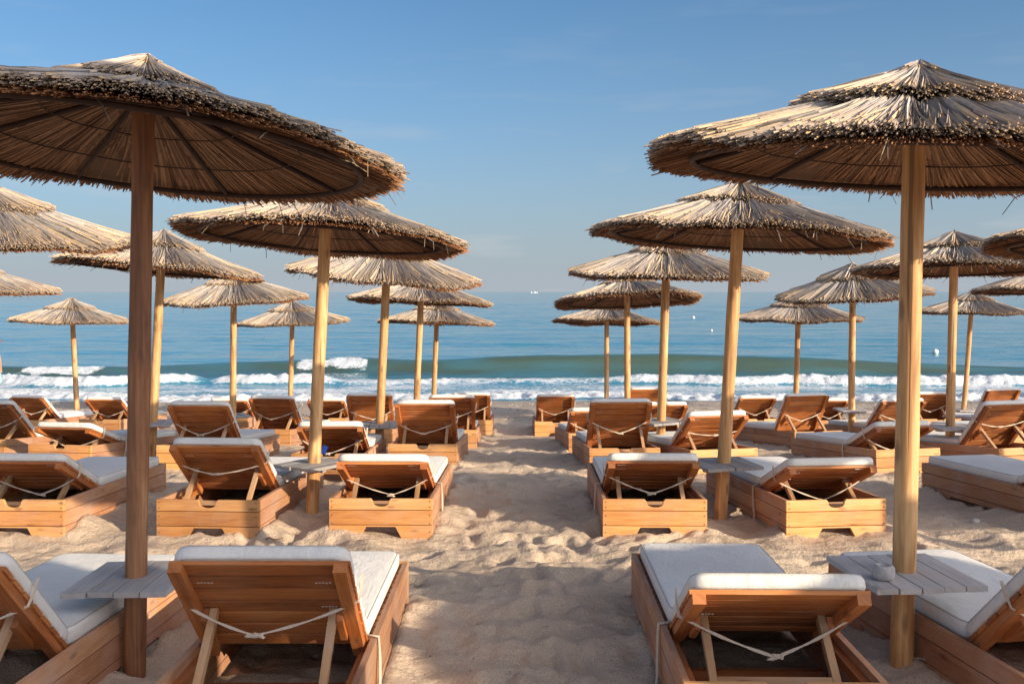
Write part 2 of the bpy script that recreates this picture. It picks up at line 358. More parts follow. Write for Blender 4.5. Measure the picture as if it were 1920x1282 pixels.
for k in range(16):                # drag marks left by the boxes
    x0 = r2.uniform(-3, 4.5); y0 = r2.choice([6.5, 6.8, 9.6, 10.1, 6.2])+r2.uniform(-.2, .3); a = r2.uniform(-.5, .5)+(0 if k % 2 else 1.4); ln = r2.uniform(.3, .8)
    sl = local(x0, y0, 1.0); dx = X[sl]-x0; dy = Y[sl]-y0; u = dx*math.cos(a)+dy*math.sin(a); v = -dx*math.sin(a)+dy*math.cos(a)+.04*np.sin(u*5)
    m_ = 1-sstep(ln*.8, ln, np.abs(u)); Z[sl] += m_*(-.022*np.exp(-(v/.028)**2)+.014*np.exp(-((np.abs(v)-.07)/.03)**2))
Z[:, :] = np.where(Y > 25.5, np.minimum(Z, np.interp(Y, GY, GZ)+EYE+.02), Z)
ny, nx = X.shape
def gridf(ny, nx):
    i = np.arange(ny*nx).reshape(ny, nx)
    return np.stack([i[:-1, :-1], i[:-1, 1:], i[1:, 1:], i[1:, :-1]], -1).reshape(-1, 4)
me = from_np('sand_beach', np.stack([X, Y, Z], -1).reshape(-1, 3), gridf(ny, nx), M_sand, True)
tag(link('sand_beach', me), 'pale sand beach with footprints sloping down to the sea', 'sand', kind='structure')
SX, SY, SZ = xs, ys, Z
def sand_z(x, y):
    i = int(np.clip(np.searchsorted(SX, x), 1, len(SX)-1)); j = int(np.clip(np.searchsorted(SY, y), 1, len(SY)-1))
    return float(SZ[j, i])

# ------------------------------------------------------------------ sea
def sea_mat():
    m, n, l, p, out = mat('sea_water')
    geo = n.new('ShaderNodeNewGeometry'); pos = geo.outputs['Position']
    fo = n.new('ShaderNodeAttribute'); fo.attribute_name = 'foam'; sh = n.new('ShaderNodeAttribute'); sh.attribute_name = 'shallow'
    base = mixc(n, l, sh.outputs['Fac'], (.055, .225, .31), (.060, .095, .075))
    fine = noise(n, l, pos, 1, 5, .75, (4.5, 7, 5), .3)
    lace = n.new('ShaderNodeTexVoronoi'); lace.feature = 'DISTANCE_TO_EDGE'; mp = n.new('ShaderNodeMapping'); mp.inputs['Scale'].default_value = (1.6, 2.4, 1)
    wp = n.new('ShaderNodeVectorMath'); wp.operation = 'ADD'; l.new(pos, wp.inputs[0])
    nn = n.new('ShaderNodeTexNoise'); nn.inputs['Scale'].default_value = 1.6; nn.inputs['Detail'].default_value = 4; l.new(pos, nn.inputs[0])
    l.new(nn.outputs['Color'], wp.inputs[1]); l.new(wp.outputs[0], mp.inputs[0]); l.new(mp.outputs[0], lace.inputs[0]); lace.inputs['Scale'].default_value = 1
    lr = ramp(n, [(.0, (1, 1, 1)), (.10, (0, 0, 0))]); l.new(lace.outputs[0], lr.inputs[0])
    # foam = f>1 solid, f about .5 lace
    v = mth(n, l, 'ADD', mth(n, l, 'MULTIPLY', fo.outputs['Fac'], 1.25), mth(n, l, 'MULTIPLY', mth(n, l, 'SUBTRACT', fine, .5), 2.2))
    v = mth(n, l, 'ADD', v, mth(n, l, 'MULTIPLY', mth(n, l, 'MULTIPLY', lr.outputs[0], .75), mth(n, l, 'MULTIPLY', fo.outputs['Fac'], 1.3, True)))
    f2 = noise(n, l, pos, 1, 5, .8, (15, 20, 15), .6); v = mth(n, l, 'ADD', v, mth(n, l, 'MULTIPLY', mth(n, l, 'SUBTRACT', f2, .5), 1.3))
    fr = ramp(n, [(.50, (0, 0, 0)), (.68, (.55, .55, .55)), (1.0, (1, 1, 1))]); l.new(v, fr.inputs[0])
    l.new(base, p.inputs['Base Color']); p.inputs['Roughness'].default_value = .08; p.inputs['IOR'].default_value = 1.33
    a = noise(n, l, pos, 1, 4, .6, (.35, 1.5, 1), .2); b = noise(n, l, pos, 1, 4, .6, (2.2, 5, 2), .2); big = noise(n, l, pos, 1, 3, .55, (.045, .22, .1), .3)
    h = mth(n, l, 'ADD', mth(n, l, 'MULTIPLY', a, .30), mth(n, l, 'MULTIPLY', b, .06)); h = mth(n, l, 'ADD', h, mth(n, l, 'MULTIPLY', big, 2.6))
    bump(n, l, p, h, .17, 1.0)
    fb = n.new('ShaderNodeBsdfPrincipled'); fb.inputs['Roughness'].default_value = .9; fb.inputs['Specular IOR Level'].default_value = .2
    fc = ramp(n, [(.32, (.38, .43, .47)), (.6, (.74, .76, .76))]); l.new(f2, fc.inputs[0]); l.new(fc.outputs[0], fb.inputs['Base Color'])
    bb = n.new('ShaderNodeBump'); bb.inputs['Strength'].default_value = .6; bb.inputs['Distance'].default_value = .08; l.new(fine, bb.inputs['Height']); l.new(bb.outputs[0], fb.inputs['Normal'])
    mx = n.new('ShaderNodeMixShader'); l.new(fr.outputs[0], mx.inputs[0]); l.new(p.outputs[0], mx.inputs[1]); l.new(fb.outputs[0], mx.inputs[2]); l.new(mx.outputs[0], out.inputs[0])
    return m
M_sea = sea_mat()
def sea_h(X, Y):
    z = np.zeros_like(X); foam = np.zeros_like(X); shal = np.zeros_like(X)
    fade = 1-sstep(150, 400, Y)
    z = z+(fbm(X*.10, Y*.33, 41, 3)*.085+fbm(X*.28+Y*.05, Y*1.1, 43, 3)*.045*np.clip(vn(X*.035, Y*.13, 44)*2-.5, 0.1, 1))*sstep(33, 44, Y)*fade
    z = z+fbm(X*.9, Y*2.3, 47, 3)*.016*(1-sstep(60, 150, Y))
    near = 1-sstep(40, 60, Y)
    # main breaker
    yc = 34.9+.55*np.sin(X*.12+1.2)+fbm(X*.11, Y*0, 51, 2)*.9
    d = Y-yc; A = .50+.15*np.sin(X*.19+.4)+.10*(vn(X*.35, X*0, 52)-.5)-.10*sstep(4, 15, X); A = A*(.55+.75*vn(X*.13+4, X*0, 55))
    prof = np.where(d < 0, np.exp(-(d/.85)**2), np.exp(-(d/2.6)**2))
    z = z+A*prof*near
    shal = np.maximum(shal, np.minimum(1, sstep(-2.2, -.9, d)*(1-sstep(-.35, .1, d))*(.62+.6*vn(X*.6, Y*2.2, 49))))
    shal = np.maximum(shal, .5*sstep(-4.5, -2.4, d)*(1-sstep(-2.0, -1.0, d))*vn(X*.4, Y*.9, 50))
    e1 = (vn(X*1.3, Y*.3, 53)-.5)*1.0
    brk = (sstep(-16.8, -16.2, X+e1)*(1-sstep(-14.6, -14.0, X+e1)))+(sstep(-8.0, -7.5, X+e1*.6)*(1-sstep(-5.2, -5.0, X)))
    foam = foam+.78*brk*sstep(-.95, -.6, d+.5*(vn(X*2.2, Y*2.2, 57)-.5))*(1-sstep(-.25, .05, d+.4*(vn(X*1.8, X*0, 58)-.5)))
    foam = foam+.32*brk*sstep(-3.0, -1.4, d)*(1-sstep(-1.3, -1.0, d))
    # second, broken line
    yc2 = 31.1+.45*np.sin(X*.22+2)+fbm(X*.3, Y*0, 61, 3)*.9
    d2 = Y-yc2; pr2 = np.where(d2 < 0, np.exp(-(d2/.35)**2), np.exp(-(d2/1.2)**2))
    on = (1-sstep(-6.2, -5.2, X))*(.80+.2*vn(X*.7, X*0, 63)) + sstep(2.4, 4.2, X)*(.70+.25*vn(X*.8, X*0, 64))
    on = on*(1-.9*np.exp(-((X+9.6)/.45)**2))
    z = z+(.10+.20*on)*pr2*near
    foam = foam+.95*on*sstep(-.50, -.28, d2)*(1-sstep(.10, .50, d2))
    foam = foam+.40*sstep(2.4, 4.2, X)*sstep(.3, .6, d2)*(1-sstep(1.5, 2.6, d2))*vn(X*.5, Y, 65)
    mid = sstep(-5.8, -4.8, X)*(1-sstep(2.6, 3.6, X))
    foam = foam+.60*mid*sstep(-.6, 0, d2)*(1-sstep(.9, 1.7, d2))*(.6+.6*vn(X*.8, Y*1.4, 66))
    # between: thin lace
    lace = sstep(27.4, 28.4, Y)*(1-sstep(29.8, 31.2, Y))
    foam = foam+lace*.62*vn(X*.35, Y*.9, 67)+.42*sstep(28.2, 29.4, Y)*(1-sstep(30.6, 33.2, Y))*np.clip(vn(X*.5, Y*.8, 68)*1.6-.35, 0, 1)
    shal = np.maximum(shal, .30*(1-sstep(27.5, 31, Y)))
    # shore wash
    ye = 26.35+.3*np.sin(X*.3+.5)+fbm(X*.35, Y*0, 71, 3)*.8
    d3 = Y-ye; wl = .75+.5*vn(X*.25, X*0, 72)
    foam = foam+1.15*sstep(-.25, .05, d3)*(1-sstep(wl*.9, wl*1.7, d3))
    foam = foam+.45*sstep(0, .6, d3)*(1-sstep(1.6, 2.8, d3))*vn(X*.9, Y*1.2, 73)
    z = z+.11*np.exp(-((d3-.5)/.45)**2)*near*(.6+.6*vn(X*.8, X*0, 74))
    f = np.clip(foam, 0, 1.2)
    z = z+np.clip(f-.45, 0, 1)*(fbm(X*4.2, Y*4.4, 81, 3, .8)*.17+.01)*near
    return SEA+z, f, shal
VV = []; FF = []; AF = []; AS = []; base = 0
for (x0, x1, nxs, yr) in ((-36, 36, 900, np.arange(24.6, 62.2, .085)), (-240, 240, 900, 62*np.exp(np.linspace(0, math.log(420/62), 640))),
                          (-26000, 26000, 60, 418*np.exp(np.linspace(0, math.log(30000/418), 80)))):
    Xs, Ys = np.meshgrid(np.linspace(x0, x1, nxs), yr); Zs, f, s = sea_h(Xs, Ys)
    VV.append(np.stack([Xs, Ys, Zs], -1).reshape(-1, 3)); FF.append(gridf(*Xs.shape)+base); AF.append(f.ravel()); AS.append(s.ravel()); base += Xs.size
# side water beyond the fine patch, a step lower
for sx in (-1, 1):
    Xs, Ys = np.meshgrid(np.sort(sx*np.array([36., 80, 240])), np.array([24.6, 30, 62])); Zs = np.full_like(Xs, SEA-.004)
    VV.append(np.stack([Xs, Ys, Zs], -1).reshape(-1, 3)); FF.append(gridf(*Xs.shape)+base); AF.append(np.zeros(Xs.size)); AS.append(np.zeros(Xs.size)); base += Xs.size
me = from_np('sea', np.concatenate(VV), np.concatenate(FF), M_sea, True, {'foam': np.concatenate(AF), 'shallow': np.concatenate(AS)})
tag(link('sea', me), 'calm blue sea with low breakers and white foam at the shore', 'sea', kind='structure')

# ------------------------------------------------------------------ thatch canopies
RR = 1.115
def prof_main(r): return .31*(1-r/RR)*(1+.16*(1-r/RR))
def prof_cap(r): return .225+.150*(1-r/.51)*(1+.12*(1-r/.51))
def strands(rs, n, r0, r1, prof, hlo, hhi, wd, colf, nclump=70, clamp=.022, rj=.03, seed=1):
    a = rs.uniform(0, 2*np.pi, n)
    R0 = rs.uniform(*r0, n); R1 = r1+rs.normal(0, rj, n) if not isinstance(r1, tuple) else rs.uniform(*r1, n)
    R1 = R1+.05*(vn(np.cos(a)*1.6+9, np.sin(a)*1.6+seed, 7)-.5)*(R1 > .4)
    cl = vn(a*nclump/6.283, a*0+seed, seed)
    h = hlo+(hhi-hlo)*rs.uniform(0, 1, n)+clamp*(cl-.5)
    a2 = a+rs.normal(0, .035, n)+(np.round(a*nclump/6.283)/nclump*6.283-a)*.25
    W = wd*rs.uniform(.6, 1.3, n)
    cc = colf(rs, n, cl)
    t = [0, .5, 1.]
    V = []; C = []
    for k in t:
        r = R0+(R1-R0)*k; ang = a+(a2-a)*k
        z = prof(r)+h+rs.normal(0, .0035, n)+.05*(vn(np.cos(a)*1.8+3, np.sin(a)*1.8+5, 5)-.5)*r*(r > .6)
        er = np.stack([np.cos(ang), np.sin(ang), 0*ang], 1); et = np.stack([-np.sin(ang), np.cos(ang), 0*ang], 1)
        P = er*r[:, None]; P[:, 2] = z
        ww = (W*(1 if k < 1 else .8))[:, None]
        V += [P+et*ww/2, P-et*ww/2, P+np.array([0, 0, 1.])*ww*.75]
        cx = cc if k < 1 else cc*np.array([1.10, .96, .80])
        C += [cx]*3
    V = np.stack(V, 1); C = np.stack(C, 1)       # n,9,3
    b = np.arange(n)[:, None]*9
    q = []
    for s in (0, 3):
        for i in range(3):
            j = (i+1) % 3; q.append(np.concatenate([b+s+i, b+s+j, b+s+3+j, b+s+3+i], 1))
    return V.reshape(-1, 3), C.reshape(-1, 3), np.concatenate(q), np.concatenate([b+6, b+7, b+8], 1)
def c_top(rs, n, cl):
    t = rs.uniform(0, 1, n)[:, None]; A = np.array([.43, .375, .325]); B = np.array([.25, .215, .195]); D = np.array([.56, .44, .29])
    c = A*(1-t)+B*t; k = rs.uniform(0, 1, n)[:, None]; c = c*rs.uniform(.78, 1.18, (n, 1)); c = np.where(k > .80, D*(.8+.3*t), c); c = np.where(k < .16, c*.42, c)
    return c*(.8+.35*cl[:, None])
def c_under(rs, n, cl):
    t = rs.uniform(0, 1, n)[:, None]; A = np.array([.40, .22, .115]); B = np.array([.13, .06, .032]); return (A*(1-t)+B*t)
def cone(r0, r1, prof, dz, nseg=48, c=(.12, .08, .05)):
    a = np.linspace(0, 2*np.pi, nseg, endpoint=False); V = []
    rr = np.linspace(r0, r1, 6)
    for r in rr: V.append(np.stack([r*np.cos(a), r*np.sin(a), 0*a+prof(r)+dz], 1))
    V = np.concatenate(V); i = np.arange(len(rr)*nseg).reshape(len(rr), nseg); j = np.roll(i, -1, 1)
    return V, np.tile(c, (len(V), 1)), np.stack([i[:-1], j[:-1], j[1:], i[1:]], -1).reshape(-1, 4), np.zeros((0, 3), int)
def joinp(parts, name):
    V = []; C = []; Q = []; T = []; b = 0
    for v, c, q, t in parts:
        V.append(v); C.append(c); Q.append(q+b); T.append(t+b); b += len(v)
    return from_np(name, np.concatenate(V), [np.concatenate(Q), np.concatenate(T)], M_straw, False, None, np.clip(np.concatenate(C), 0, 1))
def droop(rs, n):
    """loose straws hanging from the rim and lying askew on top"""
    V, C, Q, T = strands(rs, n, (1.02, 1.1), 1.13, lambda r: 0*r, -.02, .02, .006, c_top, 50, .0, .02, 5)
    V = V.reshape(n, 9, 3); dz = rs.uniform(-.11, -.02, n); V[:, 6:, 2] += dz[:, None]; V[:, 3:6, 2] += dz[:, None]*.3
    return V.reshape(-1, 3), C*.6, Q, T
def make_canopy(seed, k, wd):
    rs = np.random.RandomState(seed)
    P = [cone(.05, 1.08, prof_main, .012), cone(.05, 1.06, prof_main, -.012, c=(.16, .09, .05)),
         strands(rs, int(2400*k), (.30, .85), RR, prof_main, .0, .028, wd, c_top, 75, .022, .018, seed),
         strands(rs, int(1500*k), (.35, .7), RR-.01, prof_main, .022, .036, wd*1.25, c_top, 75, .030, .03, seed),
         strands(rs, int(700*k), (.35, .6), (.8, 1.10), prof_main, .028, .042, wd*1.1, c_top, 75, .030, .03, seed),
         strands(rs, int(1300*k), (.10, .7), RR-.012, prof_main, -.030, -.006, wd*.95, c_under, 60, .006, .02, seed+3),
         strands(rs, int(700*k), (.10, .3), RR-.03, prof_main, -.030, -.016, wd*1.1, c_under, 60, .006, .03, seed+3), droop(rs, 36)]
    main = joinp(P, 'canopy')
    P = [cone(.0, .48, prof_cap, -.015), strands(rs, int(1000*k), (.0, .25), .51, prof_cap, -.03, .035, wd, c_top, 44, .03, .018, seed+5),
         strands(rs, int(600*k), (.0, .10), .50, prof_cap, .02, .045, wd*1.1, c_top, 44, .03, .02, seed+6),
         strands(rs, int(120*k), (.0, .02), (.05, .16), prof_cap, .03, .06, wd*1.2, c_top, 20, .02, .03, seed+7)]
    cap = joinp(P, 'cap')
    return main, cap
CAN_HI = [make_canopy(s, 2.3, .0082) for s in (3, 8)]
CAN_LO = [make_canopy(s, 1.2, .0115) for s in (21, 34, 55)]
def tube(bm, pts, rad, n=6, closed=False):
    rings = []; N = len(pts)
    for i, p in enumerate(pts):
        p = Vector(p)
        if closed: d = Vector(pts[(i+1) % N])-Vector(pts[i-1])
        else: d = Vector(pts[min(i+1, N-1)])-Vector(pts[max(i-1, 0)])
        d.normalize(); u = d.cross(Vector((0, 0, 1)))
        if u.length < .05: u = d.cross(Vector((0, 1, 0)))
        u.normalize(); v = d.cross(u); r = rad[i] if isinstance(rad, (list, tuple)) else rad
        rings.append([bm.verts.new(p+(u*math.cos(2*math.pi*k/n)+v*math.sin(2*math.pi*k/n))*r) for k in range(n)])
    for i in range(N if closed else N-1):
        a, b = rings[i], rings[(i+1) % N]
        for k in range(n): bm.faces.new((a[k], a[(k+1) % n], b[(k+1) % n], b[k]))
    if not closed: bm.faces.new(rings[0][::-1]); bm.faces.new(rings[-1])
def ring_mesh(name, r, rad, dz, wob=0):
    bm = bmesh.new(); N = 56
    tube(bm, [(r*math.cos(2*math.pi*i/N), r*math.sin(2*math.pi*i/N), float(prof_main(r))+dz+wob*math.sin(i*.9)) for i in range(N)], rad, 7, True)
    return finish(bm, name, M_frame, True)
ME_hoop = ring_mesh('hoop', .955, .0135, -.046)
ME_w1 = ring_mesh('wire_ring', .40, .0035, -.045, .002); ME_w2 = ring_mesh('wire_ring', .68, .0035, -.045, .002)
bm = bmesh.new(); tube(bm, [(r, 0, float(prof_main(r))-.042) for r in (.03, .3, .6, .95)], .0115, 6); ME_rib = finish(bm, 'rib', M_frame, True)
bm = bmesh.new(); tube(bm, [(0, 0, .27), (0, 0, .50)], [.03, .012], 8); ME_tip = finish(bm, 'finial', M_frame, True)

def uvbox(bm, c, s, axis=0, rot=None, mi=0, rr=rnd):
    """a board: centre, size, grain axis; writes wood UVs in metres"""
    uvl = bm.loops.layers.uv.verify()
    vs = []
    for dx in (-.5, .5):
        for dy in (-.5, .5):
            for dz in (-.5, .5): vs.append(Vector((dx*s[0], dy*s[1], dz*s[2])))
    loc = list(vs); M = rot if rot is not None else Matrix.Identity(3)
    bv = [bm.verts.new(M @ v+Vector(c)) for v in vs]
    ou, ov = rr.uniform(0, 50), rr.uniform(0, 50)
    for f in ((0, 1, 3, 2), (4, 6, 7, 5), (0, 4, 5, 1), (2, 3, 7, 6), (0, 2, 6, 4), (1, 5, 7, 3)):
        fa = bm.faces.new([bv[i] for i in f]); fa.material_index = mi
        for lo, i in zip(fa.loops, f):
            p = loc[i]; o = [k for k in range(3) if k != axis]
            lo[uvl].uv = (p[axis]+ou, p[o[0]]+p[o[1]]+ov)
def plate(bm, poly, t, to3, axis_is_u=True, rr=rnd):
    """extrude a 2-D outline (u, v) by thickness t; to3(u, v, w) gives the 3-D point"""
    uvl = bm.loops.layers.uv.verify(); ou, ov = rr.uniform(0, 50), rr.uniform(0, 50)
    A = [bm.verts.new(to3(u, v, 0)) for u, v in poly]; B = [bm.verts.new(to3(u, v, t)) for u, v in poly]
    n = len(poly); fs = [bm.faces.new(A), bm.faces.new(B[::-1])]
    for f, idx in ((fs[0], range(n)), (fs[1], range(n-1, -1, -1))):
        for lo, i in zip(f.loops, idx): lo[uvl].uv = (poly[i][0]+ou, poly[i][1]+ov)
    for i in range(n):
        j = (i+1) % n; f = bm.faces.new((A[j], A[i], B[i], B[j]))
        for lo, (k, w) in zip(f.loops, ((j, 0), (i, 0), (i, t), (j, t))): lo[uvl].uv = (poly[k][0]+ou, poly[k][1]+w+ov)

def pole_mesh(d, rb, rt, seed, m=None):
    """d = vector from the base to the pole's top"""
    rs = random.Random(seed); L = d.length; N = 26; n = 20; bm = bmesh.new()
    q = d.to_track_quat('Z', 'Y').to_matrix(); rings = []
    ph = rs.uniform(0, 6); bow = rs.uniform(-.022, .022)*(0.3 if seed < 102 else 1)
    for i in range(N+1):
        t = i/N; z = -.45+(L+.45)*t; r = (rb+(rt-rb)*t)*(1+.025*math.sin(z*5+ph)+.015*math.sin(z*13+ph*2))
        c = Vector((bow*math.sin(t*math.pi), bow*.6*math.sin(t*5), z))
        rings.append([bm.verts.new(q @ (c+Vector((math.cos(2*math.pi*k/n)*r*(1+.02*math.sin(k*2+ph)), math.sin(2*math.pi*k/n)*r, 0)))) for k in range(n)])
    for i in range(N):
        for k in range(n): bm.faces.new((rings[i][k], rings[i][(k+1) % n], rings[i+1][(k+1) % n], rings[i+1][k]))
    bm.faces.new(rings[-1])
    return finish(bm, 'pole', m or M_pole, True)
def table_mesh(seed, sx=.46, sy=.52, np_=4):
    rs = random.Random(seed); bm = bmesh.new(); pw = sx/np_
    for i in range(np_):
        x = -sx/2+pw*(i+.5); dy = rs.uniform(-.012, .012)
        uvbox(bm, (x, dy, rs.uniform(-.001, .002)), (pw-.007, sy, .024), 1, None, 0, rs)
    for s in (-1, 1): uvbox(bm, (0, s*.075, -.0265), (sx-.07, .04, .026), 0, None, 0, rs)
    return finish(bm, 'table_top', M_grey, False, .004, 2)

def build_umbrella(i, key, B, P, roll, fd, label, tablez=None, trot=0, hi=False, shown=True):
    root = empty('straw_parasol', B, label, 'parasol', PG)
    rel = P-B
    M = Matrix.Translation(rel) @ Matrix.Rotation(R(roll), 4, 'Y') @ Matrix.Rotation(R(fd), 4, 'X') @ Matrix.Rotation(rnd.uniform(0, 6.28), 4, 'Z')
    if key == 'L1': M = M @ Matrix.Diagonal((1.02, 1.02, .93, 1))
    top = rel+(M.to_3x3() @ Vector((0, 0, .30)))
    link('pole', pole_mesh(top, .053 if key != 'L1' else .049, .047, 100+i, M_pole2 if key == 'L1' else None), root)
    me, cap = (CAN_HI if hi else CAN_LO)[i % (2 if hi else 3)]
    c = link('canopy', me, root, M); cs = {'L1': .80, 'R2': .90, 'R1': 1.0}.get(key, rnd.uniform(.82, 1.02)); link('cap', cap, c, Matrix.Rotation(rnd.uniform(0, 6.28), 4, 'Z') @ Matrix.Diagonal((cs, cs, 1.06 if cs < .85 else 1.03, 1)))
    link('hoop', ME_hoop, c)
    if hi or i < 12: link('wire_ring', ME_w1, c); link('wire_ring', ME_w2, c)
    for k in range(8): link('rib', ME_rib, c, Matrix.Rotation(k*math.pi/4+.2, 4, 'Z'))
    if tablez is not None:
        t = (tablez-B.z)/rel.z
        link('table_top', table_mesh(300+i, *((.50, .54, 5) if key == 'R1' else (.46, .50, 4))), root, Matrix.Translation(rel*t) @ Matrix.Rotation(R(trot), 4, 'Z') @ Matrix.Rotation(R(rnd.uniform(-1.5, 1.5)), 4, 'Y'))
    return root
for i, (key, Yd, cx, cy, roll, fd, bx, trot, ty, label) in enumerate(UM):
    P = px(cx, cy, Yd); q = px(bx, 547, Yd); 
    gzv = sand_z(q.x, Yd) if Yd < 24 else gz(Yd)
    pb = px(bx, 1285 if Yd < 6 else 900 if Yd < 12 else 780, Yd)
    B = Vector((pb.x, Yd, gzv))
    tz = px(0, ty, Yd).z if trot is not None else None
    build_umbrella(i, key, B, P, roll, fd, label, tz, trot or 0, hi=key in ('L1', 'R1', 'L2', 'R2', 'C0', 'E0'))
for k, (x, y, lab) in enumerate(((6.32, .85, 'straw parasol behind the viewer at the right, shading the near path'), (6.05, 4.75, 'straw parasol beyond the right edge whose shade crosses the middle of the path'),
        (9.0, 4.3, 'outer straw parasol beyond the right edge, level with the nearest pair'), (8.8, 8.0, 'outer straw parasol beyond the right edge, level with the second pair'),
        (8.7, 11.8, 'outer straw parasol beyond the right edge, level with the third pair'), (12.2, 8.2, 'outermost straw parasol beyond the right edge, level with the second pair'),
        (12.2, 15.5, 'outermost straw parasol beyond the right edge, level with the fourth pair'), (13.0, 20.5, 'outermost straw parasol beyond the right edge, by the water'))):
    B = Vector((x, y, gz(y))); build_umbrella(40+k, 'S', B, B+Vector((.05, 0, 2.08)), rnd.uniform(-3, 3), rnd.uniform(-3, 3), lab)

# ------------------------------------------------------------------ loungers
W, L, H, T = .75, 1.93, .29, .026
PIV = .66; PZ = .268
def arc_notch(cx, z, hw, dep, n=8):
    pts = [(cx-hw, z)]
    for k in range(n+1):
        a = math.pi*k/n; pts.append((cx-(hw-.012)*math.cos(a) if True else 0, z-.014-(dep-.014)*math.sin(a)**.7))
    pts.append((cx+hw, z)); return pts
def end_panel(notch, seed):
    rs = random.Random(seed); bm = bmesh.new(); y0 = 0
    to3 = lambda u, v, w_: Vector((u, w_, v)); h = W/2
    top = [(-h, .209), (h, .209), (h, H)]
    if notch: top += arc_notch(0, H, .074, .060)[::-1]
    top += [(-h, H)]
    plate(bm, top, T, to3, True, rs)
    plate(bm, [(-h, .101), (h, .101), (h, .204), (-h, .204)], T-.001, to3, True, rs)
    plate(bm, [(-h, -.07), (-.19, -.07), (-.105, .085), (.105, .085), (.19, -.07), (h, -.07), (h, .096), (-h, .096)], T, to3, True, rs)
    for sx in (-1, 1):     # screw heads
        for z in (.27, .23, .17, .11, .05):
            q = bmesh.ops.create_circle(bm, cap_ends=True, radius=.0045, segments=8, matrix=Matrix.Translation((sx*(h-.02), -.0015, z)) @ Matrix.Rotation(math.pi/2, 4, 'X'))
            for v in q['verts']:
                for f in v.link_faces: f.material_index = 1
    return finish(bm, 'end_panel', [M_box, M_frame], False, .0022)
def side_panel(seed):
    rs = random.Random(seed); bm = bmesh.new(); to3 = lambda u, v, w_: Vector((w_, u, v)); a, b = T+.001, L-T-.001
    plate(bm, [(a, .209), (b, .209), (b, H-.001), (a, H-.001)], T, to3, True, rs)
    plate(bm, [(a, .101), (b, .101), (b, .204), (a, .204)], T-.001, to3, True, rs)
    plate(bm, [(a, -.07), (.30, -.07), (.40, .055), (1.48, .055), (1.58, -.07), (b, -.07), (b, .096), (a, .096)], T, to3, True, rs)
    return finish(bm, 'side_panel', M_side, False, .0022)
def deck_mesh(seed):
    rs = random.Random(seed); bm = bmesh.new(); y = PIV+.05
    while y < L-.08: uvbox(bm, (0, y+.035, .262), (W-2*T-.01, .07, .018), 0, None, 0, rs); y += .088
    for s in (-1, 1): uvbox(bm, (s*(W/2-T-.021), L/2, .235), (.035, L-2*T-.01, .035), 1, None, 0, rs)
    for yy in (.10, .62): uvbox(bm, (0, yy, .09), (W-2*T-.08, .03, .05), 0, None, 0, rs)
    return finish(bm, 'deck', M_wood, False, .002)
def back_rot(a): return Matrix(((1, 0, 0), (0, -math.cos(a), math.sin(a)), (0, math.sin(a), math.cos(a))))
# panel frame: e_s = (0,-cos a, sin a) up the panel, e_n = (0, sin a, cos a) the cushion side
BL = .645
def backrest_mesh(a, seed):
    rs = random.Random(seed); bm = bmesh.new(); Rm = back_rot(a); o = Vector((0, PIV, PZ))
    n = 7; pw = BL/n
    for k in range(n): uvbox(bm, o+Rm @ Vector((0, pw*(k+.5), .009)), (.675, pw-.018, .018), 0, Rm, 0, rs)
    for s in (-1, 1):
        uvbox(bm, o+Rm @ Vector((s*.305, BL/2-.01, -.0205)), (.05, BL+.03, .040), 1, Rm, 0, rs)
        uvbox(bm, o+Rm @ Vector((s*.265, .24, -.035)), (.026, .16, .055), 1, Rm, 0, rs)
    return finish(bm, 'backrest', M_wood, False, .002)
def staples_mesh(a, seed):
    rs = random.Random(seed); bm = bmesh.new(); Rm = back_rot(a); o = Vector((0, PIV, PZ)); pw = BL/7
    for k in (6, 5, 3):
        for s in (-1, 1):
            if rs.random() < .35: continue
            for j in range(5): uvbox(bm, o+Rm @ Vector((s*.225+j*.013-.03, pw*(k+.5)+rs.uniform(-.002, .002), -.0015)), (.009, .005, .003), 0, Rm)
    if not bm.verts: uvbox(bm, o+Rm @ Vector((.2, pw*6.5, -.0015)), (.009, .005, .003), 0, Rm)
    return finish(bm, 'staple_row', M_metal)
def prop_mesh(a, seed):
    rs = random.Random(seed); bm = bmesh.new(); Rm = back_rot(a); o = Vector((0, PIV, PZ))
    hp = o+Rm @ Vector((0, .30, -.03)); bt = Vector((0, .13, .185)); d = bt-hp; Ln = d.length; d.normalize()
    ex = Vector((1, 0, 0)); ez = ex.cross(d); M = Matrix((ex, d, ez)).transposed()
    for s in (-1, 1): uvbox(bm, (hp+bt)/2+Vector((s*.235, 0, 0)), (.030, Ln+.05, .034), 1, M, 0, rs)
    uvbox(bm, hp+d*(Ln*.82), (.438, .045, .030), 0, M, 0, rs)
    return finish(bm, 'prop_frame', M_wood2, False, .002)
